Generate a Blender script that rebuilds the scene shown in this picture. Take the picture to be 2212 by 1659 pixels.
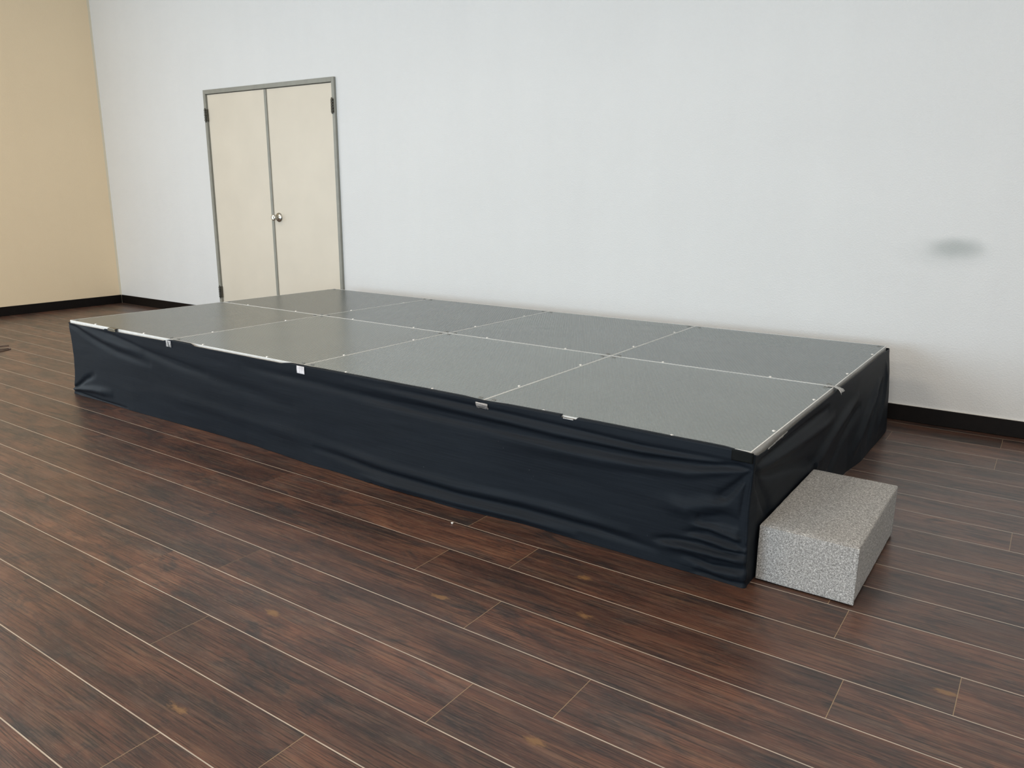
import bpy, bmesh, math, random
from mathutils import Vector, Matrix, noise as mnoise

random.seed(7)
SC = bpy.context.scene
COL = SC.collection
for o in list(bpy.data.objects):
    bpy.data.objects.remove(o, do_unlink=True)

H = 0.4384                      # height of the stage deck
CEIL = 3.85
FRONT_Y = -6.6                  # wall with the shop windows, behind the camera
RIGHT_X = 8.4
CORNER_X = -3.515
WALL_Y, WALL_S = 2.2586, 0.0129  # back wall: y = WALL_Y + WALL_S * x
WALL_ROT = math.atan(WALL_S)

# ------------------------------------------------------------------ camera
cam_data = bpy.data.cameras.new('camera')
cam_data.sensor_width = 36.0
cam_data.lens = 1691.8 / 2212 * 36.0
cam_data.clip_start = 0.05
cam = bpy.data.objects.new('camera', cam_data)
cam.location = (4.6833, -2.2279, 0.7502 + H)
cam.rotation_euler = (1.3291, -0.0067, 0.6122)
COL.objects.link(cam)
SC.camera = cam

# ------------------------------------------------------------------ world, light, exposure
world = bpy.data.worlds.new('world')
SC.world = world
world.use_nodes = True
world.node_tree.nodes['Background'].inputs[0].default_value = (0.75, 0.87, 1.0, 1)
world.node_tree.nodes['Background'].inputs[1].default_value = 0.6


def area_light(name, loc, rot, sx, sy, power, color, spread=180):
    d = bpy.data.lights.new(name, 'AREA')
    d.shape = 'RECTANGLE'
    d.size, d.size_y = sx, sy
    d.energy = power
    d.color = color
    d.spread = math.radians(spread)
    o = bpy.data.objects.new(name, d)
    o.location = loc
    o.rotation_euler = rot
    COL.objects.link(o)
    return o


# daylight entering through the shop windows of the front wall (two openings) and one in the left wall
area_light('daylight_window', (1.0, FRONT_Y + 0.02, 1.3), (math.radians(90), 0, 0), 2.6, 2.2, 225, (0.66, 0.85, 1.0))
area_light('daylight_window', (5.9, FRONT_Y + 0.02, 1.3), (math.radians(90), 0, 0), 3.2, 2.2, 75, (0.80, 0.92, 1.0))
area_light('daylight_window', (CORNER_X + 0.02, -1.5, 1.45), (0, math.radians(-90), 0), 2.3, 3.0, 56, (0.78, 0.91, 1.0))
# warm ceiling lamps; the weak right-hand pair is added fill for the right side
for lx, ly, pw in ((-1.8, -1.9, 50), (1.4, -1.9, 44), (4.6, -1.9, 48), (7.2, -1.9, 16), (-1.8, -4.7, 46), (1.4, -4.7, 38), (4.6, -4.7, 34), (7.2, -4.7, 14)):
    area_light('ceiling_lamp', (lx, ly, CEIL - 0.03), (0, 0, 0), 1.2, 0.6, pw, (1.0, 0.83, 0.64))

SC.view_settings.view_transform = 'Standard'
SC.view_settings.look = 'None'
SC.view_settings.gamma = 1.0
SC.view_settings.use_curve_mapping = False
SC.view_settings.exposure = 0.0


# ------------------------------------------------------------------ material helpers
class NT:
    def __init__(self, name):
        self.m = bpy.data.materials.new(name)
        self.m.use_nodes = True
        self.t = self.m.node_tree
        self.b = self.t.nodes['Principled BSDF']

    def n(self, kind, **kw):
        nd = self.t.nodes.new(kind)
        for k, v in kw.items():
            if k.startswith('i_'):
                key = k[2:]
                key = int(key) if key.isdigit() else key.replace('_', ' ')
                nd.inputs[key].default_value = v
            else:
                setattr(nd, k, v)
        return nd

    def l(self, a, b):
        self.t.links.new(a, b)

    def math(self, op, a, b=None, c=None, clamp=False):
        nd = self.n('ShaderNodeMath', operation=op, use_clamp=clamp)
        for i, x in enumerate((a, b, c)):
            if x is None:
                continue
            if isinstance(x, (int, float)):
                nd.inputs[i].default_value = x
            else:
                self.l(x, nd.inputs[i])
        return nd.outputs[0]

    def ramp(self, fac, stops, interp='LINEAR'):
        nd = self.n('ShaderNodeValToRGB')
        cr = nd.color_ramp
        cr.interpolation = interp
        while len(cr.elements) < len(stops):
            cr.elements.new(0.5)
        for e, (p, c) in zip(cr.elements, stops):
            e.position = p
            e.color = (*c, 1) if len(c) == 3 else c
        self.l(fac, nd.inputs[0])
        return nd.outputs[0]

    def mix(self, fac, a, b, blend='MIX'):
        nd = self.n('ShaderNodeMix', data_type='RGBA', blend_type=blend)
        for i, x in ((0, fac), (6, a), (7, b)):
            if isinstance(x, (int, float)):
                nd.inputs[i].default_value = x
            elif isinstance(x, tuple):
                nd.inputs[i].default_value = (*x, 1) if len(x) == 3 else x
            else:
                self.l(x, nd.inputs[i])
        return nd.outputs[2]

    def coord(self, scale=(1, 1, 1), add=None, out='Object'):
        tc = self.n('ShaderNodeTexCoord')
        mp = self.n('ShaderNodeMapping')
        mp.inputs['Scale'].default_value = scale
        src = tc.outputs[out]
        if add is not None:
            va = self.n('ShaderNodeVectorMath', operation='ADD')
            self.l(src, va.inputs[0])
            self.l(add, va.inputs[1])
            src = va.outputs[0]
        self.l(src, mp.inputs['Vector'])
        return mp.outputs[0]

    def noise(self, vec, scale, detail=2, rough=0.5, dist=0.0):
        nd = self.n('ShaderNodeTexNoise')
        nd.inputs['Scale'].default_value = scale
        nd.inputs['Detail'].default_value = detail
        nd.inputs['Roughness'].default_value = rough
        nd.inputs['Distortion'].default_value = dist
        self.l(vec, nd.inputs['Vector'])
        return nd.outputs['Fac']

    def bump(self, height, strength=0.3, distance=0.002, normal=None):
        nd = self.n('ShaderNodeBump')
        nd.inputs['Strength'].default_value = strength
        nd.inputs['Distance'].default_value = distance
        self.l(height, nd.inputs['Height'])
        if normal is not None:
            self.l(normal, nd.inputs['Normal'])
        self.l(nd.outputs[0], self.b.inputs['Normal'])
        return nd.outputs[0]

    def set(self, color=None, rough=None, metal=None, spec=None, **kw):
        for key, v in (('Base Color', color), ('Roughness', rough), ('Metallic', metal), ('Specular IOR Level', spec)):
            if v is None:
                continue
            if isinstance(v, (int, float)):
                self.b.inputs[key].default_value = v
            elif isinstance(v, tuple):
                self.b.inputs[key].default_value = (*v, 1)
            else:
                self.l(v, self.b.inputs[key])
        return self.m


def plain(name, color, rough=0.5, metal=0.0, spec=0.5, nscale=60, var=0.08, bump=0.0):
    t = NT(name)
    c = t.coord()
    f = t.noise(c, nscale, 3)
    lo = tuple(x * (1 - var) for x in color)
    hi = tuple(min(1, x * (1 + var)) for x in color)
    t.set(t.ramp(f, [(0.3, lo), (0.7, hi)]), rough, metal, spec)
    if bump:
        t.bump(f, bump, 0.001)
    return t.m


def mat_wall(name, color, white_strip=False, grey_patch=False, bump=0.24):
    t = NT(name)
    c = t.coord()
    big = t.noise(t.coord((0.5, 0.5, 0.9)), 1.6, 3, 0.55)
    lo = tuple(x * 0.965 for x in color)
    col = t.ramp(big, [(0.35, lo), (0.65, color)])
    # roller streaks
    st = t.noise(t.coord((3.5, 3.5, 0.35)), 1.5, 2)
    col = t.mix(0.35, col, t.ramp(st, [(0.3, tuple(x * 0.96 for x in color)), (0.7, color)]))
    tc = t.n('ShaderNodeTexCoord')
    if white_strip:
        sp = t.n('ShaderNodeSeparateXYZ')
        t.l(tc.outputs['Object'], sp.inputs[0])
        wob = t.math('MULTIPLY', t.noise(t.coord((1, 1, 3)), 3, 2), 0.012)
        f = t.math('GREATER_THAN', t.math('ADD', sp.outputs['Y'], wob), -0.016)
        col = t.mix(f, col, (0.78, 0.70, 0.55))
    if grey_patch:
        # soft grey patches mixed into the plaster colour, with a denser core
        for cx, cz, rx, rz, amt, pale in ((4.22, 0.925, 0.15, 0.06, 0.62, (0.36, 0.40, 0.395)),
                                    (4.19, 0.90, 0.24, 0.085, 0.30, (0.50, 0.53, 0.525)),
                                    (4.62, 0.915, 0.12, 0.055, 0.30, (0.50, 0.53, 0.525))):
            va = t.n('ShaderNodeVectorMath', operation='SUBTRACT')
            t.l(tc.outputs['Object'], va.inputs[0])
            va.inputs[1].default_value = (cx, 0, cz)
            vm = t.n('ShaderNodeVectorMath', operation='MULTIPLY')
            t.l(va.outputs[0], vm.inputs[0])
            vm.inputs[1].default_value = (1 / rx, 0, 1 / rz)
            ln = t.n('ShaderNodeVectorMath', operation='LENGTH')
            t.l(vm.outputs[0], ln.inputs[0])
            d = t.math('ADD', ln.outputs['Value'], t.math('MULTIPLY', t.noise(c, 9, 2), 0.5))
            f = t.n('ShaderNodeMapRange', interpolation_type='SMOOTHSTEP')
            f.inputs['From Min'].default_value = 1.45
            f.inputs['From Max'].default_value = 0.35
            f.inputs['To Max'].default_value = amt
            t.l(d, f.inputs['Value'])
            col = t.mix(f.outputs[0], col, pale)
    t.set(col, 0.55, 0.0, 0.35)
    n1 = t.noise(c, 125, 2, 0.5, 0.3)
    n2 = t.noise(c, 260, 1)
    hgt = t.math('ADD', t.ramp(n1, [(0.42, (0, 0, 0)), (0.62, (1, 1, 1))]), t.math('MULTIPLY', n2, 0.25))
    t.bump(hgt, bump, 0.0022)
    return t.m


def mat_floor():
    t = NT('dark_wood_plank')
    tone = t.n('ShaderNodeAttribute', attribute_name='tone')
    off = t.n('ShaderNodeAttribute', attribute_name='shift')
    A = off.outputs['Vector']
    patch = t.noise(t.coord((1.7, 6.0, 1), A), 1.5, 5, 0.62, 0.5)
    streak = t.noise(t.coord((2.2, 36, 1), A), 1.5, 4, 0.7, 0.5)
    fine = t.noise(t.coord((5, 300, 1), A), 1.0, 3, 0.65, 0.3)
    fibre = t.noise(t.coord((26, 420, 1), A), 1.0, 2, 0.7)
    blot = t.noise(t.coord((2.6, 7.5, 1), A), 1.7, 4, 0.65, 0.9)
    haze = t.noise(t.coord((3.0, 9.0, 2), A), 1.3, 4, 0.7, 0.4)
    col = t.ramp(patch, [(0.28, (0.026, 0.020, 0.019)), (0.43, (0.070, 0.034, 0.026)), (0.57, (0.118, 0.052, 0.034)), (0.75, (0.190, 0.090, 0.054))])
    col = t.mix(t.math('MULTIPLY', t.ramp(blot, [(0.52, (0, 0, 0)), (0.66, (1, 1, 1))]), 0.8), col, (0.024, 0.022, 0.024))
    col = t.mix(t.math('MULTIPLY', t.ramp(haze, [(0.50, (0, 0, 0)), (0.75, (1, 1, 1))]), 0.4), col, (0.135, 0.108, 0.092))
    col = t.mix(t.math('MULTIPLY', t.ramp(streak, [(0.50, (0, 0, 0)), (0.72, (1, 1, 1))]), 0.5), col, (0.20, 0.112, 0.066))
    col = t.mix(t.math('MULTIPLY', t.ramp(streak, [(0.27, (1, 1, 1)), (0.46, (0, 0, 0))]), 0.6), col, (0.016, 0.012, 0.011))
    col = t.mix(t.math('MULTIPLY', t.ramp(fine, [(0.38, (1, 1, 1)), (0.50, (0, 0, 0))]), 0.72), col, (0.012, 0.009, 0.008))
    col = t.mix(t.math('MULTIPLY', t.ramp(fibre, [(0.56, (0, 0, 0)), (0.74, (1, 1, 1))]), 0.35), col, (0.24, 0.165, 0.115))
    vt = t.n('ShaderNodeVectorMath', operation='SCALE')
    t.l(col, vt.inputs[0])
    t.l(tone.outputs['Fac'], vt.inputs['Scale'])
    col = vt.outputs[0]
    # golden knots printed on some planks
    tc = t.n('ShaderNodeTexCoord')
    wob = t.noise(t.coord((25, 60, 1)), 1.0, 3, 0.7)
    for kx, ky in KNOTS:
        va = t.n('ShaderNodeVectorMath', operation='SUBTRACT')
        t.l(tc.outputs['Object'], va.inputs[0])
        va.inputs[1].default_value = (kx, ky, 0)
        vm = t.n('ShaderNodeVectorMath', operation='MULTIPLY')
        t.l(va.outputs[0], vm.inputs[0])
        vm.inputs[1].default_value = (1 / 0.03, 1 / 0.013, 0)
        ln = t.n('ShaderNodeVectorMath', operation='LENGTH')
        t.l(vm.outputs[0], ln.inputs[0])
        d = t.math('ADD', ln.outputs['Value'], t.math('MULTIPLY', t.math('SUBTRACT', wob, 0.5), 3.2))
        f = t.n('ShaderNodeMapRange')
        f.inputs['From Min'].default_value = 1.1
        f.inputs['From Max'].default_value = 0.3
        f.inputs['To Max'].default_value = 0.8
        t.l(d, f.inputs['Value'])
        col = t.mix(f.outputs[0], col, (0.22, 0.12, 0.05))
    rg = t.n('ShaderNodeMapRange')
    rg.inputs['To Min'].default_value = 0.33
    rg.inputs['To Max'].default_value = 0.46
    t.l(blot, rg.inputs['Value'])
    t.set(col, rg.outputs[0], 0.0, 0.42)
    t.b.inputs['Coat Weight'].default_value = 0.3
    t.b.inputs['Coat Roughness'].default_value = 0.24
    hgt = t.math('ADD', t.math('MULTIPLY', fine, 0.7), t.math('MULTIPLY', streak, 0.5))
    t.bump(hgt, 0.35, 0.0012)
    return t.m


def mat_deck(name, tint=1.0, warm=0.0):
    """grey film-faced deck board with a fine hexagonal anti-slip emboss"""
    t = NT(name)
    tc = t.n('ShaderNodeTexCoord')
    tot = None
    for ang in (30, 90, 150):
        k = 2 * math.pi / 0.0135
        dp = t.n('ShaderNodeVectorMath', operation='DOT_PRODUCT')
        t.l(tc.outputs['Object'], dp.inputs[0])
        dp.inputs[1].default_value = (k * math.cos(math.radians(ang)), k * math.sin(math.radians(ang)), 0)
        c = t.math('COSINE', dp.outputs['Value'])
        tot = c if tot is None else t.math('ADD', tot, c)
    mr = t.n('ShaderNodeMapRange', interpolation_type='SMOOTHSTEP')
    mr.inputs['From Min'].default_value = -1.5
    mr.inputs['From Max'].default_value = 2.0
    t.l(tot, mr.inputs['Value'])
    f = mr.outputs[0]
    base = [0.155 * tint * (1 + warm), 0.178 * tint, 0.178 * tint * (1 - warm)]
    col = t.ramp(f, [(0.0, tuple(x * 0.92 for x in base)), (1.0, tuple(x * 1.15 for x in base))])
    big = t.noise(t.coord(), 3.0, 3)
    col = t.mix(0.3, col, t.ramp(big, [(0.3, tuple(x * 0.85 for x in base)), (0.7, tuple(x * 1.15 for x in base))]))
    rg = t.n('ShaderNodeMapRange')
    rg.inputs['To Min'].default_value = 0.24
    rg.inputs['To Max'].default_value = 0.31
    t.l(f, rg.inputs['Value'])
    t.set(col, rg.outputs[0], 0.0, 0.38)
    t.bump(f, 0.025, 0.0004)
    return t.m


def mat_carpet():
    t = NT('grey_felt_carpet')
    c = t.coord()
    a = t.noise(c, 400, 3, 0.75, 0.6)
    b = t.noise(c, 150, 3, 0.7)
    d = t.noise(c, 6, 2)
    f = t.math('ADD', t.math('MULTIPLY', a, 0.65), t.math('MULTIPLY', b, 0.35))
    col = t.ramp(f, [(0.39, (0.06, 0.059, 0.057)), (0.47, (0.25, 0.246, 0.24)), (0.53, (0.42, 0.416, 0.41)), (0.61, (0.85, 0.84, 0.825))])
    col = t.mix(0.18, col, t.ramp(d, [(0.3, (0.34, 0.325, 0.30)), (0.7, (0.48, 0.475, 0.46))]))
    t.set(col, 0.95, 0.0, 0.15)
    t.b.inputs['Sheen Weight'].default_value = 0.15
    t.bump(f, 0.7, 0.003)
    return t.m


def mat_cloth():
    t = NT('black_cloth')
    c = t.coord()
    weave = t.noise(t.coord((1, 1, 1)), 900, 1)
    lint = t.noise(c, 95, 2, 0.5)
    big = t.noise(t.coord((0.8, 0.8, 3)), 2.5, 3)
    col = t.ramp(big, [(0.3, (0.0074, 0.0105, 0.0152)), (0.7, (0.0104, 0.0146, 0.0208))])
    col = t.mix(t.math('MULTIPLY', t.ramp(lint, [(0.765, (0, 0, 0)), (0.79, (1, 1, 1))]), 0.2), col, (0.25, 0.26, 0.27))
    wv = t.noise(t.coord((4, 4, 190)), 1.0, 3, 0.6)
    col = t.mix(0.35, col, t.ramp(wv, [(0.3, (0.0035, 0.005, 0.0075)), (0.72, (0.016, 0.021, 0.028))]))
    t.set(col, 0.54, 0.0, 0.10)
    t.b.inputs['Sheen Weight'].default_value = 0.0
    t.b.inputs['Sheen Roughness'].default_value = 0.45
    t.b.inputs['Sheen Tint'].default_value = (0.75, 0.87, 1.0, 1)
    t.bump(weave, 0.12, 0.0004)
    return t.m


def mat_tape(name, base, streak, rough=0.25, axis=0):
    t = NT(name)
    c = t.coord((90, 90, 20) if axis == 0 else (20, 20, 90))
    f = t.noise(c, 1.3, 3, 0.7, 0.5)
    t.set(t.ramp(f, [(0.40, base), (0.62, streak)]), rough, 0.0, 0.6)
    t.bump(f, 0.6, 0.002)
    return t.m


KNOTS = []
M = {}
M['white_wall'] = mat_wall('white_textured_plaster', (0.795, 0.808, 0.815), grey_patch=True)
M['beige_wall'] = mat_wall('beige_painted_plaster', (0.90, 0.73, 0.505), white_strip=True, bump=0.15)
M['plain_wall'] = mat_wall('off_white_plaster', (0.72, 0.70, 0.66))
M['ceiling'] = mat_wall('white_ceiling_tile', (0.78, 0.77, 0.74), bump=0.2)
M['baseboard'] = plain('dark_brown_baseboard_vinyl', (0.006, 0.004, 0.0035), 0.5, spec=0.2, nscale=30, var=0.2)
M['caulk'] = plain('white_caulk', (0.82, 0.80, 0.76), 0.5, nscale=80, var=0.04)
M['seam'] = plain('pale_plank_seam', (0.46, 0.39, 0.32), 0.25, spec=0.8, nscale=8, var=0.15)
tb = NT('plank_end_seam')
tb.set(tb.mix(tb.n('ShaderNodeAttribute', attribute_name='tone').outputs['Fac'], (0.035, 0.025, 0.02), (0.30, 0.215, 0.13)), 0.4, 0.0, 0.4)
M['butt'] = tb.m
M['door'] = plain('cream_painted_door', (0.74, 0.68, 0.575), 0.42, spec=0.4, nscale=3, var=0.03)
M['frame'] = plain('grey_painted_steel', (0.29, 0.29, 0.255), 0.4, spec=0.5, nscale=20, var=0.06)
M['hinge'] = plain('dark_steel_hinge', (0.10, 0.095, 0.08), 0.4, 0.8, nscale=60, var=0.2)
M['chrome'] = plain('satin_nickel', (0.55, 0.53, 0.48), 0.22, 1.0, nscale=40, var=0.06)
M['alu'] = plain('aluminium_edge', (0.84, 0.84, 0.82), 0.42, 0.2, nscale=40, var=0.06)
M['rivet'] = plain('bright_rivet', (0.86, 0.86, 0.84), 0.25, 0.6, nscale=40, var=0.04)
M['cap'] = plain('grey_leg_socket', (0.20, 0.21, 0.208), 0.35, nscale=60, var=0.2)
M['carpet'] = mat_carpet()
M['cloth'] = mat_cloth()
M['clear_tape'] = mat_tape('clear_tape', (0.06, 0.065, 0.07), (0.75, 0.75, 0.76))  # pale streaks put white glints into the tape colour
M['silver_tape'] = mat_tape('silver_tape', (0.50, 0.49, 0.52), (0.85, 0.84, 0.87), 0.3)
M['crinkled_tape'] = mat_tape('crinkled_clear_tape', (0.10, 0.095, 0.09), (0.50, 0.47, 0.45), 0.2, 1)
M['flag_tape'] = mat_tape('dusty_clear_tape', (0.34, 0.34, 0.33), (0.55, 0.55, 0.54), 0.35)
M['brown_tape'] = mat_tape('brown_tape', (0.06, 0.05, 0.03), (0.15, 0.13, 0.08), 0.35)
M['black_tape'] = plain('black_gaffer_tape', (0.005, 0.006, 0.006), 0.6, spec=0.1, nscale=300, var=0.2)
M['cord'] = plain('brown_cord_rubber', (0.10, 0.065, 0.05), 0.45, nscale=80, var=0.2)
M['crumb'] = plain('white_paper_crumb', (0.8, 0.8, 0.78), 0.7, nscale=80, var=0.05)


# ------------------------------------------------------------------ geometry helpers
def obj(name, bm, mat, parent=None, loc=(0, 0, 0), rotz=0.0, smooth=False):
    me = bpy.data.meshes.new(name)
    bm.normal_update()
    bm.to_mesh(me)
    bm.free()
    mats = mat if isinstance(mat, (list, tuple)) else [mat]
    for m in mats:
        me.materials.append(m)
    if smooth:
        for p in me.polygons:
            p.use_smooth = True
    o = bpy.data.objects.new(name, me)
    o.location = loc
    o.rotation_euler = (0, 0, rotz)
    COL.objects.link(o)
    if parent is not None:
        o.parent = parent
    return o


def empty(name, loc=(0, 0, 0), rotz=0.0):
    o = bpy.data.objects.new(name, None)
    o.empty_display_size = 0.1
    o.location = loc
    o.rotation_euler = (0, 0, rotz)
    COL.objects.link(o)
    return o


def tag(o, label=None, cat=None, group=None, kind=None):
    for k, v in (('label', label), ('category', cat), ('group', group), ('kind', kind)):
        if v:
            o[k] = v
    return o


def box(bm, x0, x1, y0, y1, z0, z1, bevel=0.0, seg=2):
    vs = [bm.verts.new((x, y, z)) for x in (x0, x1) for y in (y0, y1) for z in (z0, z1)]
    F = [(0, 1, 3, 2), (4, 6, 7, 5), (0, 4, 5, 1), (2, 3, 7, 6), (0, 2, 6, 4), (1, 5, 7, 3)]
    fs = [bm.faces.new([vs[i] for i in f]) for f in F]
    if bevel:
        es = list({e for f in fs for e in f.edges})
        bmesh.ops.bevel(bm, geom=es, offset=bevel, segments=seg, affect='EDGES', profile=0.5)
    return fs


def lathe(bm, profile, mat4, seg=20):
    """profile of (radius, height) spun about local Z, placed by mat4; closed at zero radii"""
    rings = []
    for r, z in profile:
        if r < 1e-6:
            rings.append([bm.verts.new(mat4 @ Vector((0, 0, z)))])
        else:
            rings.append([bm.verts.new(mat4 @ Vector((r * math.cos(2 * math.pi * k / seg), r * math.sin(2 * math.pi * k / seg), z))) for k in range(seg)])
    for a, b in zip(rings, rings[1:]):
        for k in range(seg):
            k2 = (k + 1) % seg
            if len(a) == 1 and len(b) == 1:
                continue
            if len(a) == 1:
                bm.faces.new((a[0], b[k], b[k2]))
            elif len(b) == 1:
                bm.faces.new((a[k], b[0], a[k2]))
            else:
                bm.faces.new((a[k], b[k], b[k2], a[k2]))
    bmesh.ops.recalc_face_normals(bm, faces=bm.faces)


def tube(bm, pts, r, seg=8):
    pts = [Vector(p) for p in pts]
    rings = []
    for i, p in enumerate(pts):
        d = (pts[min(i + 1, len(pts) - 1)] - pts[max(i - 1, 0)]).normalized()
        u = d.cross(Vector((0, 0, 1)))
        u = u.normalized() if u.length > 1e-4 else Vector((1, 0, 0))
        v = d.cross(u)
        rings.append([bm.verts.new(p + (u * math.cos(2 * math.pi * k / seg) + v * math.sin(2 * math.pi * k / seg)) * r) for k in range(seg)])
    for a, b in zip(rings, rings[1:]):
        for k in range(seg):
            bm.faces.new((a[k], a[(k + 1) % seg], b[(k + 1) % seg], b[k]))
    bm.faces.new(rings[0])
    bm.faces.new(rings[-1][::-1])
    bmesh.ops.recalc_face_normals(bm, faces=bm.faces)


def smoothstep(a, b, x):
    t = max(0.0, min(1.0, (x - a) / (b - a)))
    return t * t * (3 - 2 * t)


def interp(tab, x):
    if x <= tab[0][0]:
        return tab[0][1]
    for (a, va), (b, vb) in zip(tab, tab[1:]):
        if x <= b:
            return va + (vb - va) * (x - a) / (b - a) if b > a else vb
    return tab[-1][1]


# ------------------------------------------------------------------ the setting
def wy(x):
    return WALL_Y + WALL_S * x


DX1, DXM, DX2, DTOP = -1.7935, -0.9708, -0.1395, 2.036   # door frame outer edges, middle, top

# back wall: three solid pieces around the door opening, one mesh
bm = bmesh.new()
T = 0.14
box(bm, CORNER_X - 0.2, DX1 + 0.01, 0, T, 0, CEIL)
box(bm, DX2 - 0.01, RIGHT_X + 0.3, 0, T, 0, CEIL)
box(bm, DX1 + 0.01, DX2 - 0.01, 0, T, DTOP - 0.01, CEIL)
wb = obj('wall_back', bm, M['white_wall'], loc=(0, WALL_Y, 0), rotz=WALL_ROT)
tag(wb, kind='structure')
# left wall
bm = bmesh.new()
YW = wy(CORNER_X)                # opening for the left window, y -3.0 .. 0.0 in the room
for ya, yb, za, zb in ((FRONT_Y - YW - 0.1, -3.0 - YW, 0, CEIL), (0.0 - YW, 0, 0, CEIL), (-3.0 - YW, -YW, 0, 0.3), (-3.0 - YW, -YW, 2.6, CEIL)):
    box(bm, -0.14, 0, ya, yb, za, zb)
wl = obj('wall_left', bm, M['beige_wall'], loc=(CORNER_X, wy(CORNER_X), 0))
tag(wl, kind='structure')
# right wall (outside the frame)
bm = bmesh.new()
box(bm, 0, 0.14, FRONT_Y - 0.1, wy(RIGHT_X), 0, CEIL)
tag(obj('wall_right', bm, M['plain_wall'], loc=(RIGHT_X, 0, 0)), kind='structure')
# front wall with two shop window openings (behind the camera)
bm = bmesh.new()
ox = [(-0.3, 2.3), (4.3, 7.5)]
z0w, z1w = 0.2, 2.4
xs = [CORNER_X - 0.1] + [v for w in ox for v in w] + [RIGHT_X + 0.1]
for i in range(0, len(xs), 2):
    box(bm, xs[i], xs[i + 1], -0.14, 0, 0, CEIL)
for a, b in ox:
    box(bm, a, b, -0.14, 0, 0, z0w)
    box(bm, a, b, -0.14, 0, z1w, CEIL)
tag(obj('wall_front', bm, M['plain_wall'], loc=(0, FRONT_Y, 0)), kind='structure')
for k, (a, b) in enumerate(ox):
    bm = bmesh.new()
    for x0, x1 in ((a, a + 0.05), (b - 0.05, b), ((a + b) / 2 - 0.025, (a + b) / 2 + 0.025)):
        box(bm, x0, x1, -0.10, -0.03, z0w, z1w)
    box(bm, a, b, -0.10, -0.03, z0w, z0w + 0.05)
    box(bm, a, b, -0.10, -0.03, z1w - 0.05, z1w)
    tag(obj('window_%d' % (k + 1), bm, M['alu'], loc=(0, FRONT_Y, 0)), kind='structure')
bm = bmesh.new()
for y0, y1 in ((-3.0, -2.95), (-0.05, 0.0), (-1.525, -1.475)):
    box(bm, -0.10, -0.03, y0, y1, 0.3, 2.6)
box(bm, -0.10, -0.03, -3.0, 0.0, 0.3, 0.35)
box(bm, -0.10, -0.03, -3.0, 0.0, 2.55, 2.6)
tag(obj('window_3', bm, M['alu'], loc=(CORNER_X, 0, 0)), kind='structure')
# ceiling
bm = bmesh.new()
box(bm, CORNER_X - 0.2, RIGHT_X + 0.3, FRONT_Y - 0.2, wy(RIGHT_X) + 0.2, CEIL, CEIL + 0.1)
tag(obj('ceiling', bm, M['ceiling']), kind='structure')

# floor: planks run almost along the stage; light seams between them
PW, PL, ROT = 0.1835, 1.273, 0.006
PX, PY = 3.0, 0.036
known = {0: 3.035, 1: 3.343, 2: 3.10, 3: 3.446, 4: 3.853, 5: 3.622, 6: 2.81, 7: 3.43}


def px_knot(x, y):            # world floor point to plank coordinates
    c, s = math.cos(-ROT), math.sin(-ROT)
    dx, dy = x - PX, y - PY
    return (dx * c - dy * s, dx * s + dy * c)


KNOTS[:] = [px_knot(*k) for k in ((3.576, -0.24), (3.691, -0.439), (3.287, -0.599), (2.956, -0.952), (3.118, -1.361), (3.871, -0.964), (4.597, -0.231))]
M['floor'] = mat_floor()
bm = bmesh.new()
tone_l = bm.faces.layers.float.new('tone')
sh_l = bm.faces.layers.float_vector.new('shift')
rnd = random.Random(11)
umin, umax = CORNER_X - 0.1 - PX, RIGHT_X + 0.1 - PX
SW, BW = 0.0030, 0.0018


def quad(x0, x1, y0, y1, mi, tone=1.0, sh=(0, 0, 0), z=0.0):
    f = bm.faces.new([bm.verts.new(p) for p in ((x0, y0, z), (x1, y0, z), (x1, y1, z), (x0, y1, z))])
    f.material_index = mi
    f[tone_l] = tone
    f[sh_l] = sh


for k in range(-13, 37):
    ytop, ybot = -k * PW, -(k + 1) * PW
    if k in known:
        u0 = known[k] - PX
    else:
        u0 = rnd.uniform(0, PL)
    u0 -= math.ceil((u0 - umin) / PL) * PL
    quad(umin, umax, ytop - SW / 2, ytop + SW / 2, 1)
    u = u0
    while u < umax:
        a, b = max(umin, u), min(umax, u + PL)
        if b - a > 0.01:
            quad(a + BW / 2, b - BW / 2, ybot + SW / 2, ytop - SW / 2, 0, rnd.uniform(0.82, 1.16),
                 (rnd.uniform(-40, 40), rnd.uniform(-40, 40), rnd.uniform(-9, 9)))
            quad(b - BW / 2, b + BW / 2, ybot + SW / 2, ytop - SW / 2, 2, smoothstep(-0.9, 0.3, b) * 0.9 + 0.05)  # end seams coloured paler to the right, painting in how light catches them
        u += PL
fl = obj('floor', bm, [M['floor'], M['seam'], M['butt']], loc=(PX, PY, 0), rotz=ROT)
tag(fl, kind='structure')

# baseboards
BH = 0.087
bm = bmesh.new()
for a, b in ((CORNER_X + 0.011, DX1 - 0.002), (DX2 + 0.002, RIGHT_X)):
    box(bm, a, b, -0.011, -0.0005, 0.001, BH, 0.002, 1)
bb = obj('baseboard_back', bm, M['baseboard'], loc=(0, WALL_Y, 0), rotz=WALL_ROT)
tag(bb, kind='structure')
bm = bmesh.new()
box(bm, DX2 + 0.002, RIGHT_X, -0.0085, -0.0005, BH, BH + 0.004, 0.001, 1)
obj('caulk_line', bm, M['caulk'], bb)
bm = bmesh.new()
box(bm, 0.0005, 0.011, FRONT_Y - WALL_Y + 0.2, -0.012, 0.001, BH, 0.002, 1)
tag(obj('baseboard_left', bm, M['baseboard'], loc=(CORNER_X, wy(CORNER_X), 0)), kind='structure')

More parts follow.
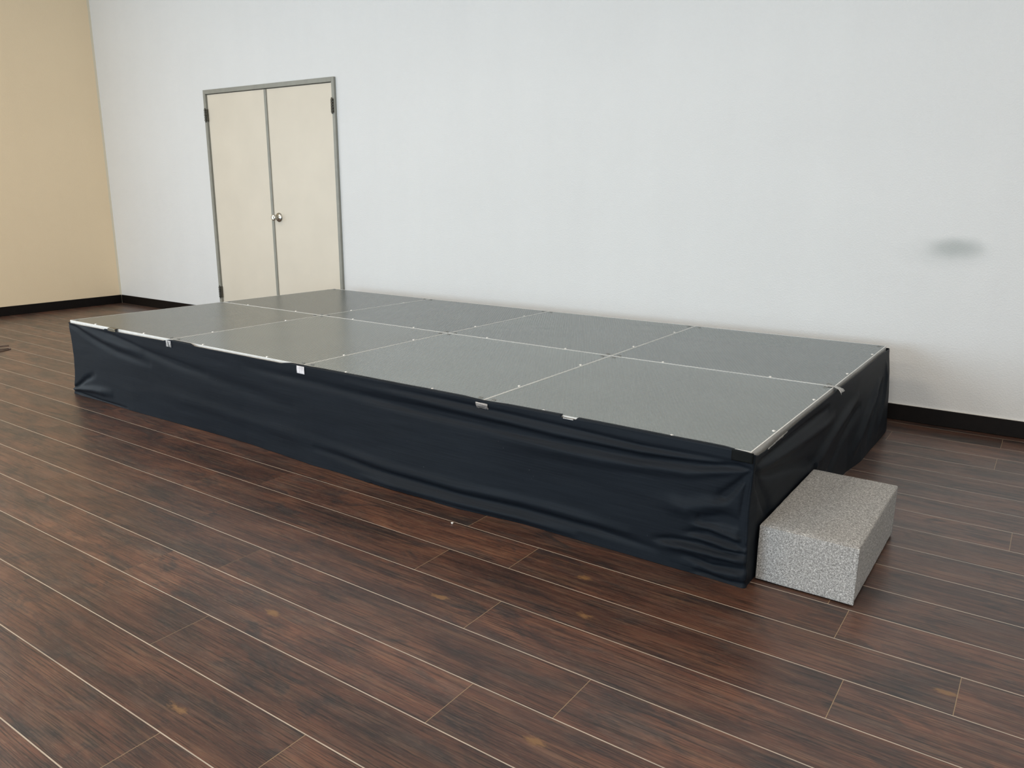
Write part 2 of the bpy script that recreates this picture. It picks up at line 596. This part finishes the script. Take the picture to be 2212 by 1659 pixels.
# ------------------------------------------------------------------ double door
DL = dict(loc=(0, WALL_Y, 0), rotz=WALL_ROT)
FW, FP = 0.030, 0.022
bm = bmesh.new()
box(bm, DX1, DX1 + FW, -FP, 0.10, 0.0, DTOP, 0.002, 1)
box(bm, DX2 - FW, DX2, -FP, 0.10, 0.0, DTOP, 0.002, 1)
box(bm, DX1 + FW, DX2 - FW, -FP, 0.10, DTOP - 0.035, DTOP, 0.002, 1)
tag(obj('trim_1', bm, M['frame'], **DL), kind='structure')


def door_leaf(name, x0, x1):
    bm = bmesh.new()
    box(bm, x0, x1, -0.004, 0.04, 0.008, DTOP - 0.039, 0.0015, 1)
    return tag(obj(name, bm, M['door'], **DL), kind='structure')


d1 = door_leaf('door_1', DX1 + FW + 0.003, DXM - 0.012)
d2 = door_leaf('door_2', DXM + 0.010, DX2 - FW - 0.003)
bm = bmesh.new()
box(bm, DXM - 0.0115, DXM + 0.017, -0.013, -0.0045, 0.008, DTOP - 0.04, 0.0015, 1)
box(bm, DXM - 0.0115, DXM + 0.0095, -0.0045, 0.036, 0.008, DTOP - 0.04)
tag(obj('astragal', bm, M['frame'], d1), 'grey steel meeting strip')


def hinge(x, z, parent):
    bm = bmesh.new()
    box(bm, x - 0.016, x - 0.006, -FP - 0.004, -0.005, z - 0.051, z + 0.051, 0.001, 1)
    box(bm, x + 0.006, x + 0.016, -FP - 0.004, -0.005, z - 0.051, z + 0.051, 0.001, 1)
    for k in range(5):
        c = z - 0.0412 + k * 0.0206
        lathe(bm, [(0, -0.0078), (0.0085, -0.0078), (0.0085, 0.0078), (0, 0.0078)], Matrix.Translation((x, -FP - 0.008, c)), 12)
    lathe(bm, [(0, -0.004), (0.006, -0.004), (0.005, 0.004), (0, 0.006)], Matrix.Translation((x, -FP - 0.008, z + 0.055)), 10)
    lathe(bm, [(0, 0.004), (0.006, 0.004), (0.005, -0.004), (0, -0.006)], Matrix.Translation((x, -FP - 0.008, z - 0.055)), 10)
    tag(obj('hinge', bm, M['hinge'], parent), 'dark five-knuckle hinge')


hinge(DX1 + FW * 0.75, H + 1.385, d1)
hinge(DX1 + FW * 0.75, H - 0.187, d1)
hinge(DX2 - FW * 0.75, H + 1.385, d2)
# knob: rosette, neck, flared knob with a flat face
KX, KZ = DXM + 0.078, 0.955
bm = bmesh.new()
R90 = Matrix.Translation((KX, -0.0045, KZ)) @ Matrix.Rotation(math.radians(90), 4, 'X')
lathe(bm, [(0, 0.0), (0.040, 0.0), (0.040, 0.003), (0.036, 0.009), (0.026, 0.014), (0.018, 0.017), (0.015, 0.022), (0.0145, 0.034),
           (0.019, 0.040), (0.0255, 0.047), (0.0275, 0.056), (0.0265, 0.065), (0.022, 0.069), (0.012, 0.0675), (0, 0.0665)], R90, 32)
tag(obj('door_knob', bm, M['chrome'], d2, smooth=True), 'round nickel knob on a domed rosette')

# ------------------------------------------------------------------ stage panels
CN = [[(-0.035, 0.001), (0.979, 0.005), (1.998, 0.005), (2.995, 0.0), (4.0, -0.004)],
      [(0.004, 1.006), (0.987, 1.012), (1.997, 1.004), (2.993, 1.0), (4.0, 1.002)],
      [(0.045, 1.980), (1.020, 1.988), (2.008, 2.010), (2.987, 2.045), (4.0, 2.060)]]


def bil(q, u, v):
    (ax, ay), (bx, by), (cx, cy), (dx, dy) = q      # a (0,0) b (1,0) c (1,1) d (0,1)
    x = ax * (1 - u) * (1 - v) + bx * u * (1 - v) + cx * u * v + dx * (1 - u) * v
    y = ay * (1 - u) * (1 - v) + by * u * (1 - v) + cy * u * v + dy * (1 - u) * v
    return x, y


def prism(bm, ring, z0, z1):
    lo = [bm.verts.new((x, y, z0)) for x, y in ring]
    hi = [bm.verts.new((x, y, z1)) for x, y in ring]
    n = len(ring)
    bm.faces.new(lo[::-1])
    bm.faces.new(hi)
    for k in range(n):
        bm.faces.new((lo[k], lo[(k + 1) % n], hi[(k + 1) % n], hi[k]))


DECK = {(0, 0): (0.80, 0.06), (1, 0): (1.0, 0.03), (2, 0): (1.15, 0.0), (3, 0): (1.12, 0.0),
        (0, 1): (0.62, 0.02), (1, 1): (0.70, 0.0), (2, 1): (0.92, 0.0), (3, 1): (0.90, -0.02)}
stage = tag(empty('portable_stage', (2.0, 1.0, 0)), 'low grey portable stage of eight square deck panels in front of the white wall', 'stage')


def stage_panel(i, j):
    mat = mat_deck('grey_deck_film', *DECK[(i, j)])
    q0 = [CN[j][i], CN[j][i + 1], CN[j + 1][i + 1], CN[j + 1][i]]
    cx, cy = bil(q0, 0.5, 0.5)
    q = [(x - cx, y - cy) for x, y in q0]
    g = 0.0012               # half gap between neighbours
    w = 0.0037               # visible metal lip
    wr = 0.0050 if i == 3 else w   # the outer right edge has a broader profile
    bm = bmesh.new()
    prism(bm, [bil(q, u, v) for u, v in ((w, w), (1 - wr, w), (1 - wr, 1 - w), (w, 1 - w))], H - 0.020, H - 0.0004)
    root = obj('deck_panel', bm, mat, stage, loc=(cx - 2.0, cy - 1.0, 0))
    bm = bmesh.new()
    lip = [((g, g), (1 - g, g), (1 - wr, w), (w, w)), ((1 - g, g), (1 - g, 1 - g), (1 - wr, 1 - w), (1 - wr, w)),
           ((1 - g, 1 - g), (g, 1 - g), (w, 1 - w), (1 - wr, 1 - w)), ((g, 1 - g), (g, g), (w, w), (w, 1 - w))]
    for r in lip:
        prism(bm, [bil(q, u, v) for u, v in r], H - 0.085, H + 0.0004)
    obj('edge_frame', bm, M['alu'], root)
    for u, v in ((0.03, 0.024), (0.97, 0.024), (0.97, 0.97), (0.03, 0.97)):
        if (i, j) == (3, 0) and u > 0.5 and v < 0.5:
            continue                               # under the black tape
        x, y = bil(q, u, v)
        bm = bmesh.new()
        lathe(bm, [(0, 0.0008), (0.006, 0.0008), (0.0066, 0.0022), (0.0095, 0.0026), (0.0105, 0.0), (0.0105, -0.002)], Matrix.Translation((x, y, H - 0.0006)), 16)
        obj('corner_socket', bm, M['cap'], root, smooth=True)
    rs = []
    for a in (0.255, 0.738):
        rs += [(a, 0.015), (0.986, a)]
    for u, v in rs:
        x, y = bil(q, u, v)
        bm = bmesh.new()
        lathe(bm, [(0.0062, 0), (0.0058, 0.002), (0.003, 0.0036), (0, 0.004)], Matrix.Translation((x, y, H - 0.0006)), 10)
        obj('rivet', bm, M['rivet'], root, smooth=True)
    for u, v in ((0.07, 0.07), (0.93, 0.07), (0.93, 0.93), (0.07, 0.93)):
        x, y = bil(q, u, v)
        bm = bmesh.new()
        lathe(bm, [(0, 0.0), (0.022, 0.0), (0.022, H - 0.0205), (0, H - 0.0205)], Matrix.Translation((x, y, 0)), 14)
        obj('leg', bm, M['alu'], root)


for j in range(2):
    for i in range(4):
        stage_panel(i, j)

# ------------------------------------------------------------------ skirt
# path around the stage: left side, front, right side and a short return at the back
LX, RX, BYL, BYR = -0.043, 4.0135, 1.97, 2.070
FY = -0.0125


def fold(pts, amp, w0, w1):
    return (pts, amp, w0, w1)


FOLDS = [
    # negative: valleys pulled in, positive: ridges pushed out; (s, z) lines on the cloth
    fold([(2.55, .418), (2.907, .412), (3.316, .402), (3.635, .392), (3.93, .40)], -.0045, .010, .007),
    fold([(2.4, .36), (2.9, .352), (3.318, .345), (3.638, .350), (3.831, .368), (3.95, .388), (3.989, .387)], -.010, .022, .006),
    fold([(2.3, .405), (2.9, .385), (3.318, .372), (3.638, .372), (3.9, .388)], .004, .014, .006),
    fold([(3.1, .31), (3.5, .315), (3.8, .335), (3.96, .375)], .006, .03, .008),
    fold([(3.996, .382), (3.962, .340), (3.928, .300), (3.90, .27)], -.011, .006, .018),
    fold([(3.992, .36), (3.984, .256), (3.985, .12)], -.010, .012, .012),
    fold([(3.83, .20), (3.858, .19), (3.912, .21), (3.985, .205)], -.010, .016, .024),
    fold([(3.72, .22), (3.80, .215), (3.86, .24), (3.93, .26)], .008, .030, .02),
    fold([(3.80, .135), (3.871, .147), (3.932, .141), (3.997, .134)], -.009, .012, .006),
    fold([(3.82, .165), (3.88, .17), (3.94, .16), (3.997, .150)], .006, .010, .006),
    fold([(3.70, .085), (3.76, .098), (3.844, .106), (3.92, .101), (3.999, .110)], -.010, .012, .006),
    fold([(3.82, .128), (3.88, .127), (3.94, .121), (3.997, .121)], .006, .008, .005),
    fold([(3.72, .068), (3.80, .082), (3.88, .085), (3.95, .085), (4.0, .086)], .009, .014, .010),
    fold([(3.799, .057), (3.894, .047), (3.96, .055), (3.998, .058)], -.007, .008, .006),
    fold([(3.86, .038), (3.93, .034), (4.0, .034)], .008, .010, .012),
    fold([(3.834, .012), (3.942, .008), (4.007, .014)], -.006, .006, .005),
    fold([(-.02, .425), (.10, .40), (.249, .358), (.505, .312), (.818, .288)], -.006, .010, .022),
    fold([(.10, .425), (.40, .365), (.75, .335)], .005, .012, .02),
    fold([(.24, .428), (.50, .400), (.701, .368), (.953, .332), (1.3, .30)], -.0045, .010, .020),
    fold([(-.005, .034), (.05, .06), (.137, .105), (.25, .145)], -.007, .006, .018),
    fold([(-.01, .028), (.10, .045), (.25, .06), (.42, .066)], .010, .008, .022),
    fold([(.0, .018), (.12, .012), (.294, .006), (.584, .006)], -.006, .006, .008),
    fold([(.785, .351), (1.1, .32), (1.416, .285), (1.951, .24)], -.004, .03, .03),
    fold([(.9, .15), (1.5, .12), (2.1, .11)], .004, .03, .03),
    fold([(1.6, .385), (2.143, .370), (2.575, .352), (2.906, .345)], -.0045, .018, .018),
    fold([(2.1, .08), (2.45, .062), (2.695, .060), (2.933, .056), (3.217, .058), (3.475, .060), (3.70, .049)], -.007, .014, .014),
    fold([(2.1, .11), (2.5, .092), (2.9, .086), (3.3, .090), (3.6, .082)], .005, .018, .018),
    fold([(2.4, .02), (2.9, .025), (3.4, .02)], .006, .012, .012),
    # right side
    fold([(4.02, .385), (4.063, .320), (4.123, .256), (4.20, .18)], -.012, .010, .03),
    fold([(4.03, .395), (4.35, .392), (4.878, .380)], -.008, .008, .016),
    fold([(4.05, .375), (4.451, .345), (4.976, .318)], .008, .012, .02),
    fold([(4.04, .35), (4.40, .28), (4.75, .20)], -.008, .010, .03),
    fold([(4.60, .10), (4.747, .19), (5.003, .256), (5.394, .315)], .010, .03, .02),
    fold([(4.9, .06), (5.15, .17), (5.45, .26)], -.009, .03, .02),
    fold([(5.331, .067), (5.55, .187), (5.801, .300)], .012, .03, .02),
    fold([(5.60, .05), (5.75, .16), (5.90, .30)], -.010, .03, .015),
    fold([(5.80, .06), (5.93, .22), (5.99, .36)], .010, .025, .012),
]


def fold_sum(s, z):
    tot = 0.0
    for pts, amp, w0, w1 in FOLDS:
        if s < pts[0][0] - 0.2 or s > pts[-1][0] + 0.2:
            if not (min(p[0] for p in pts) - 0.2 < s < max(p[0] for p in pts) + 0.2):
                continue
        best = None
        n = len(pts) - 1
        for k in range(n):
            (x0, y0), (x1, y1) = pts[k], pts[k + 1]
            dx, dy = x1 - x0, y1 - y0
            t = ((s - x0) * dx + (z - y0) * dy) / (dx * dx + dy * dy)
            t = max(0.0, min(1.0, t))
            ex, ey = s - x0 - t * dx, z - y0 - t * dy
            d2 = ex * ex + ey * ey
            if best is None or d2 < best[0]:
                best = (d2, (k + t) / n)
        d2, u = best
        w = w0 + (w1 - w0) * u
        if d2 > 9 * w * w:
            continue
        fade = min(1.0, 0.25 + 4 * u) * min(1.0, 0.35 + 4 * (1 - u))
        if s > 3.65:
            amp *= 1.35
        else:
            amp *= 1.6
        tot += amp * fade * math.exp(-d2 / (w * w))
    return tot


BOT = [(-0.05, 0.012), (0.15, 0.016), (0.65, 0.020), (1.35, 0.004), (1.6, 0.003), (1.9, 0.018), (2.08, 0.03), (2.25, 0.027),
       (2.56, 0.042), (2.9, 0.034), (3.19, 0.002), (3.8, 0.0), (4.0, 0.0), (4.74, 0.0), (4.85, 0.008), (5.28, 0.012), (5.47, 0.034), (6.0, 0.038), (6.1, 0.03)]
TOP = [(-2.1, -0.006), (-0.05, -0.013), (0.40, -0.013), (0.41, -0.006), (0.47, -0.006), (0.48, -0.012), (0.97, -0.009), (1.02, 0.0012), (1.20, 0.0012), (1.24, -0.006),
       (1.88, -0.006), (1.94, 0.0012), (2.3, 0.0015), (2.75, 0.002), (2.95, 0.002), (3.0, 0.0012), (3.05, 0.0015), (3.333, 0.0025), (3.3345, -0.0018), (3.394, -0.0015),
       (3.3955, 0.002), (3.9, 0.0015), (4.0, -0.004), (4.03, -0.012), (4.10, -0.016), (4.30, -0.010), (4.5, -0.007), (4.96, -0.010), (5.02, -0.006),
       (5.5, -0.011), (5.9, -0.008), (6.05, -0.012), (6.2, -0.012)]
OVER = [(-2.1, 0.0), (1.02, 0.0), (1.05, 0.012), (1.18, 0.012), (1.24, 0.0), (1.88, 0.0), (1.96, 0.012), (2.2, 0.016), (2.6, 0.017), (2.9, 0.018),
        (2.96, 0.010), (3.05, 0.010), (3.1, 0.017), (3.333, 0.019), (3.3345, 0.0), (3.394, 0.0), (3.3955, 0.018), (3.9, 0.016), (3.97, 0.010), (4.0, 0.0), (6.2, 0.0)]
RC = 0.010


def path(s):
    """base point and outward normal in plan for arc length s (s=0 front left corner, 4.0 front right)"""
    if s < -RC:
        return Vector((LX + 0.04 * smoothstep(0, 2, -s) * 1.0, FY - s, 0)), Vector((-1, 0, 0))
    if s < RC:
        a = (s + RC) / (2 * RC) * math.pi / 2
        n = Vector((-math.cos(a), -math.sin(a), 0))
        return Vector((LX + RC, FY + RC, 0)) + n * RC, n
    if s < 4.0 - RC:
        return Vector((LX + (RX - LX) * s / 4.0, FY, 0)), Vector((0, -1, 0))
    if s < 4.0 + RC:
        a = (s - 4.0 + RC) / (2 * RC) * math.pi / 2
        n = Vector((math.sin(a), -math.cos(a), 0))
        return Vector((RX - RC, FY + RC, 0)) + n * RC, n
    L = BYR - FY
    if s < 4.0 + L - RC:
        return Vector((RX, FY + s - 4.0, 0)), Vector((1, 0, 0))
    if s < 4.0 + L + RC:
        a = (s - 4.0 - L + RC) / (2 * RC) * math.pi / 2
        n = Vector((math.cos(a), math.sin(a), 0))
        return Vector((RX - RC, BYR - RC, 0)) + n * RC, n
    return Vector((RX - (s - 4.0 - L), BYR, 0)), Vector((0, 1, 0))


def skirt_pos(s, z, extra=0.0):
    p, n = path(s)
    t = max(0.0, min(1.0, z / H))
    low = 1 - t
    d = interp(BOT, s) * low ** 1.6 if s > -0.05 else 0.012 * low
    lim = smoothstep(0.0, 0.03, H - z)             # taped tight at the top
    f = fold_sum(s, z) * lim * smoothstep(-0.002, 0.012, z + 0.006)
    f += 0.0022 * mnoise.noise(Vector((s * 1.6, z * 9.0, 3.3))) * lim
    f += 0.0010 * mnoise.noise(Vector((s * 5.0, z * 25.0, 8.1))) * lim
    cr = smoothstep(3.70, 3.95, s) * (1 - smoothstep(4.0, 4.03, s)) * (1 - smoothstep(0.08, 0.2, z))
    if cr > 0:
        f += 0.006 * cr * mnoise.noise(Vector((s * 9, z * 48 + s * 4, 2.7))) + 0.004 * cr * abs(mnoise.noise(Vector((s * 26, z * 60, 6.1))))
    # concave free edge at the left end
    inward = 0.0
    if s < 0.25:
        k = 1 - smoothstep(-0.02, 0.25, s)
        inward = 0.030 * k * math.sin(math.pi * min(1, max(0, z / H))) ** 1.0
    if s > 4.0 + 1.2:                              # back right: cloth hangs off the deck
        d += 0.010 * smoothstep(5.2, 6.0, s) * math.sin(math.pi * t)
    d = d + f
    if s > 3.8:
        d = max(d, -0.0085 if abs(s - 4) > 0.03 else -0.006) + 0.0
    if 4.03 < s < 4.74 and z < 0.24:               # pressed back by the step box
        d = min(d, 0.001 + 0.02 * smoothstep(0.19, 0.24, z))
    d = max(d, -0.009)
    q = p + n * (d + extra)
    q.x += inward
    if abs(s - 4.0) < 0.06:                        # the corner sags inwards below the taped top
        k = 1 - abs(s - 4.0) / 0.06
        q.x -= 0.007 * k * math.sin(math.pi * min(1.0, (1 - t) * 1.15)) ** 2
    q.z = z
    return q


ss = []
s = -1.98
while s < -0.04:
    ss.append(s)
    s += 0.04
while s < 6.16:
    ss.append(s)
    near = min(abs(s), abs(s - 4.0), abs(s - 4.0 - (BYR - FY)))
    if near < 0.03:
        s += 0.002
    elif 3.6 < s < 4.3:
        s += 0.0045
    elif 3.33 < s < 3.40:
        s += 0.0015
    else:
        s += 0.009
NZ = 84
bm = bmesh.new()
grid = []
for s in ss:
    ztop = H + interp(TOP, s) + 0.0006 * mnoise.noise(Vector((s * 9, 0, 0)))
    zb = 0.0012
    if 2.45 < s < 2.8:
        zb += 0.003 + 0.004 * mnoise.noise(Vector((s * 60, 4, 1)))
    if s > 5.2 and s < 6.1:
        zb += 0.004 * (0.5 + 0.5 * mnoise.noise(Vector((s * 6, 2, 1))))
    col = [bm.verts.new(skirt_pos(s, max(0.001, zb) + (ztop - zb) * k / NZ)) for k in range(NZ + 1)]
    ov = 0.0006 + interp(OVER, s)
    n = path(s)[1]
    for k in (1, 2, 3):                            # the top hem, folded over the deck edge where it covers it
        q = col[NZ].co - n * ov * k / 3
        q.z = ztop + (0.0008 if ov > 0.003 else 0.0)
        col.append(bm.verts.new(q))
    grid.append(col)
for a, b in zip(grid, grid[1:]):
    for k in range(NZ + 3):
        bm.faces.new((a[k], b[k], b[k + 1], a[k + 1]))
sk = obj('stage_skirt', bm, M['cloth'], smooth=True)
tag(sk, 'long black cloth skirt hanging around the grey stage down to the floor', 'stage skirt')


# ------------------------------------------------------------------ tape pieces
def tape_on_skirt(name, s0, s1, z0, z1, mat, label, cat='tape', over=0.0, crinkle=0.0008, ragged=0.0, skew=0.0, extra=0.0022):
    """strip stuck to the skirt; over > 0 folds it onto the deck by that much"""
    bm = bmesh.new()
    nu, nv = 14, 10
    rows = []
    for a in range(nu + 1):
        s = s0 + (s1 - s0) * a / nu
        r = []
        for b in range(nv + 1):
            z = z0 + (z1 - z0) * b / nv + skew * (a / nu - 0.5)
            if b == 0 and ragged:
                z += ragged * mnoise.noise(Vector((s * 140, 1, 1)))
            p = skirt_pos(s, min(z, H))
            n = path(s)[1]
            e = extra + crinkle * (0.5 + mnoise.noise(Vector((s * 170, z * 210, 5))))
            q = p + n * e
            q.z = z
            r.append(bm.verts.new(q))
        if over:
            n = path(s)[1]
            p = skirt_pos(s, min(z1, H))
            for k in range(1, 5):
                q = p + n * (0.002 - (over + 0.012) * k / 4)
                q.z = max(z1, H + 0.0006) + 0.0022
                r.append(bm.verts.new(q))
        rows.append(r)
    for x, y in zip(rows, rows[1:]):
        for k in range(len(x) - 1):
            bm.faces.new((x[k], y[k], y[k + 1], x[k + 1]))
    o = obj(name, bm, mat, smooth=True)
    sol = o.modifiers.new('thickness', 'SOLIDIFY')
    sol.thickness = 0.0004
    sol.offset = 1.0
    tag(o, label, cat, 'tape pieces holding the skirt')
    return o


tape_on_skirt('tape_piece', 0.447, 0.522, H - 0.014, H + 0.0006, M['brown_tape'], 'small brown tape scrap folded over the bright front edge near the left corner', over=0.012)
tape_on_skirt('tape_piece', 0.998, 1.042, H - 0.036, H - 0.003, M['clear_tape'], 'small clear tape scrap with white glints below the first front panel joint', ragged=0.003)
tape_on_skirt('tape_piece', 1.992, 2.040, H - 0.036, H - 0.002, M['silver_tape'], 'shiny silver tape square on the black skirt below the second front panel joint', ragged=0.003)
tape_on_skirt('tape_piece', 2.972, 3.026, H - 0.030, H - 0.007, M['crinkled_tape'], 'crinkled clear tape patch on the black skirt below the third front panel joint', crinkle=0.0022, ragged=0.003)
tape_on_skirt('tape_piece', 3.345, 3.385, H - 0.0055, H - 0.0022, M['flag_tape'], 'sliver of clear tape in the notch of the skirt between crinkled tape and black tape', crinkle=0.001)
tape_on_skirt('tape_piece', 3.930, 3.996, H - 0.032, H + 0.001, M['black_tape'], 'black tape strip at the front right corner of the stage', ragged=0.002)
tape_on_skirt('tape_piece', 4.115, 4.31, H - 0.0145, H - 0.009, M['flag_tape'], 'narrow grey tape strip along the right stage edge near the front corner', crinkle=0.0015, ragged=0.003, skew=0.006)

# clear tape flag at the right end of the middle joint: lies on the deck, then sticks out over the edge
bm = bmesh.new()
prof = [(3.970, H + 0.0022), (3.988, H + 0.0024), (4.004, H + 0.0024), (4.018, H - 0.001), (4.028, H - 0.008), (4.034, H - 0.016)]
rows = []
for k, (x, z) in enumerate(prof):
    wdt = (0.011, 0.011, 0.011, 0.014, 0.018, 0.021)[k]
    rows.append([bm.verts.new((x + 0.003 * math.sin(3 * t + k), 0.992 + wdt * t * 1.25 - 0.012 * max(0, k - 2) / 3, z + 0.003 * t * (k > 3)))
                 for t in (-1, -0.5, 0, 0.5, 1)])
for a, b in zip(rows, rows[1:]):
    for k in range(4):
        bm.faces.new((a[k], b[k], b[k + 1], a[k + 1]))
o = obj('tape_piece', bm, M['flag_tape'], smooth=True)
sol = o.modifiers.new('thickness', 'SOLIDIFY')
sol.thickness = 0.0004
tag(o, 'loose clear tape flag sticking out over the right stage edge at the middle joint', 'tape', 'tape pieces holding the skirt')

# ------------------------------------------------------------------ carpeted step
SX0, SX1, SY0, SY1, SH = 4.0205, 4.312, 0.066, 0.688, 0.188
st = tag(empty('carpeted_step', (SX0, SY0, 0)), 'grey felt carpeted step box on the floor beside the right end of the stage', 'step')
W_, D_ = SX1 - SX0, SY1 - SY0
bm = bmesh.new()
box(bm, 0.004, W_ - 0.004, 0.008, D_ - 0.004, 0.001, 0.03)  # dark strip built in for the shade under the carpet edge
tag(obj('shadow_gap_strip', bm, M['baseboard'], st), 'dark strip drawn as the shadow gap under the carpet')


def soft_box(x0, x1, y0, y1, z0, z1, lean=0.0, amp=0.0015, r=0.006):
    bm = bmesh.new()
    box(bm, x0, x1, y0, y1, z0, z1, r, 3)
    bmesh.ops.subdivide_edges(bm, edges=[e for e in bm.edges if e.calc_length() > 0.05], cuts=14, use_grid_fill=True)
    for v in bm.verts:
        n = mnoise.noise(Vector((v.co.x * 16, v.co.y * 16, v.co.z * 16)))
        v.co.z += amp * n
        v.co.x += lean * v.co.z + amp * 0.8 * mnoise.noise(Vector((v.co.y * 14, v.co.z * 14, 7)))
    return bm


bm = soft_box(0.0, W_, 0.006, D_, 0.006, SH)
obj('carpet_wrap', bm, M['carpet'], st, smooth=True)
bm = soft_box(0.001, W_ + 0.0015, 0.0, 0.0075, 0.005, SH - 0.002, r=0.002, amp=0.0008)
tag(obj('front_carpet', bm, M['carpet'], st, smooth=True), 'front felt piece with dark cut edge')
bm = bmesh.new()
box(bm, W_ - 0.0005, W_ + 0.0012, 0.0078, 0.0098, 0.006, SH - 0.008)
tag(obj('cut_edge', bm, M['cap'], st), 'dark cut edge of the felt')

# ------------------------------------------------------------------ small things on the floor
root = tag(empty('power_cord', (-1.95, 0.34, 0)), 'thin brown cord lying looped on the floor at the left edge of the photo', 'cord')
bm = bmesh.new()
pts = [(0.046 - 0.01 * k, 0.068 - 0.02 * k + 0.004 * math.sin(k), 0.004) for k in range(16)]
tube(bm, pts, 0.0035)
obj('cord_end', bm, M['cord'], root, smooth=True)
bm = bmesh.new()
pts = []
for k in range(33):
    a = math.pi * (k / 32 - 0.5)
    pts.append((0.14 + 0.11 * math.cos(a), -0.08 + 0.052 * math.sin(a) - 0.35 * max(0, math.sin(abs(a)) - 0.5) * 0.3, 0.004))
rotm = Matrix.Rotation(math.radians(60), 4, 'Z')
c0 = Vector((0.14, -0.08, 0))
pts = [c0 + (rotm @ (Vector(p) - c0)) for p in pts]
tube(bm, pts, 0.0035)
obj('cord_loop', bm, M['cord'], root, smooth=True)

bm = bmesh.new()
bmesh.ops.create_icosphere(bm, subdivisions=2, radius=0.0045)
for v in bm.verts:
    v.co *= 1 + 0.5 * mnoise.noise(v.co * 300)
    v.co.z = max(-0.002, v.co.z * 0.6)
tag(obj('paper_crumb', bm, M['crumb'], loc=(2.974, -0.162, 0.0022)), 'tiny white crumb on the dark floor in front of the skirt', 'debris')
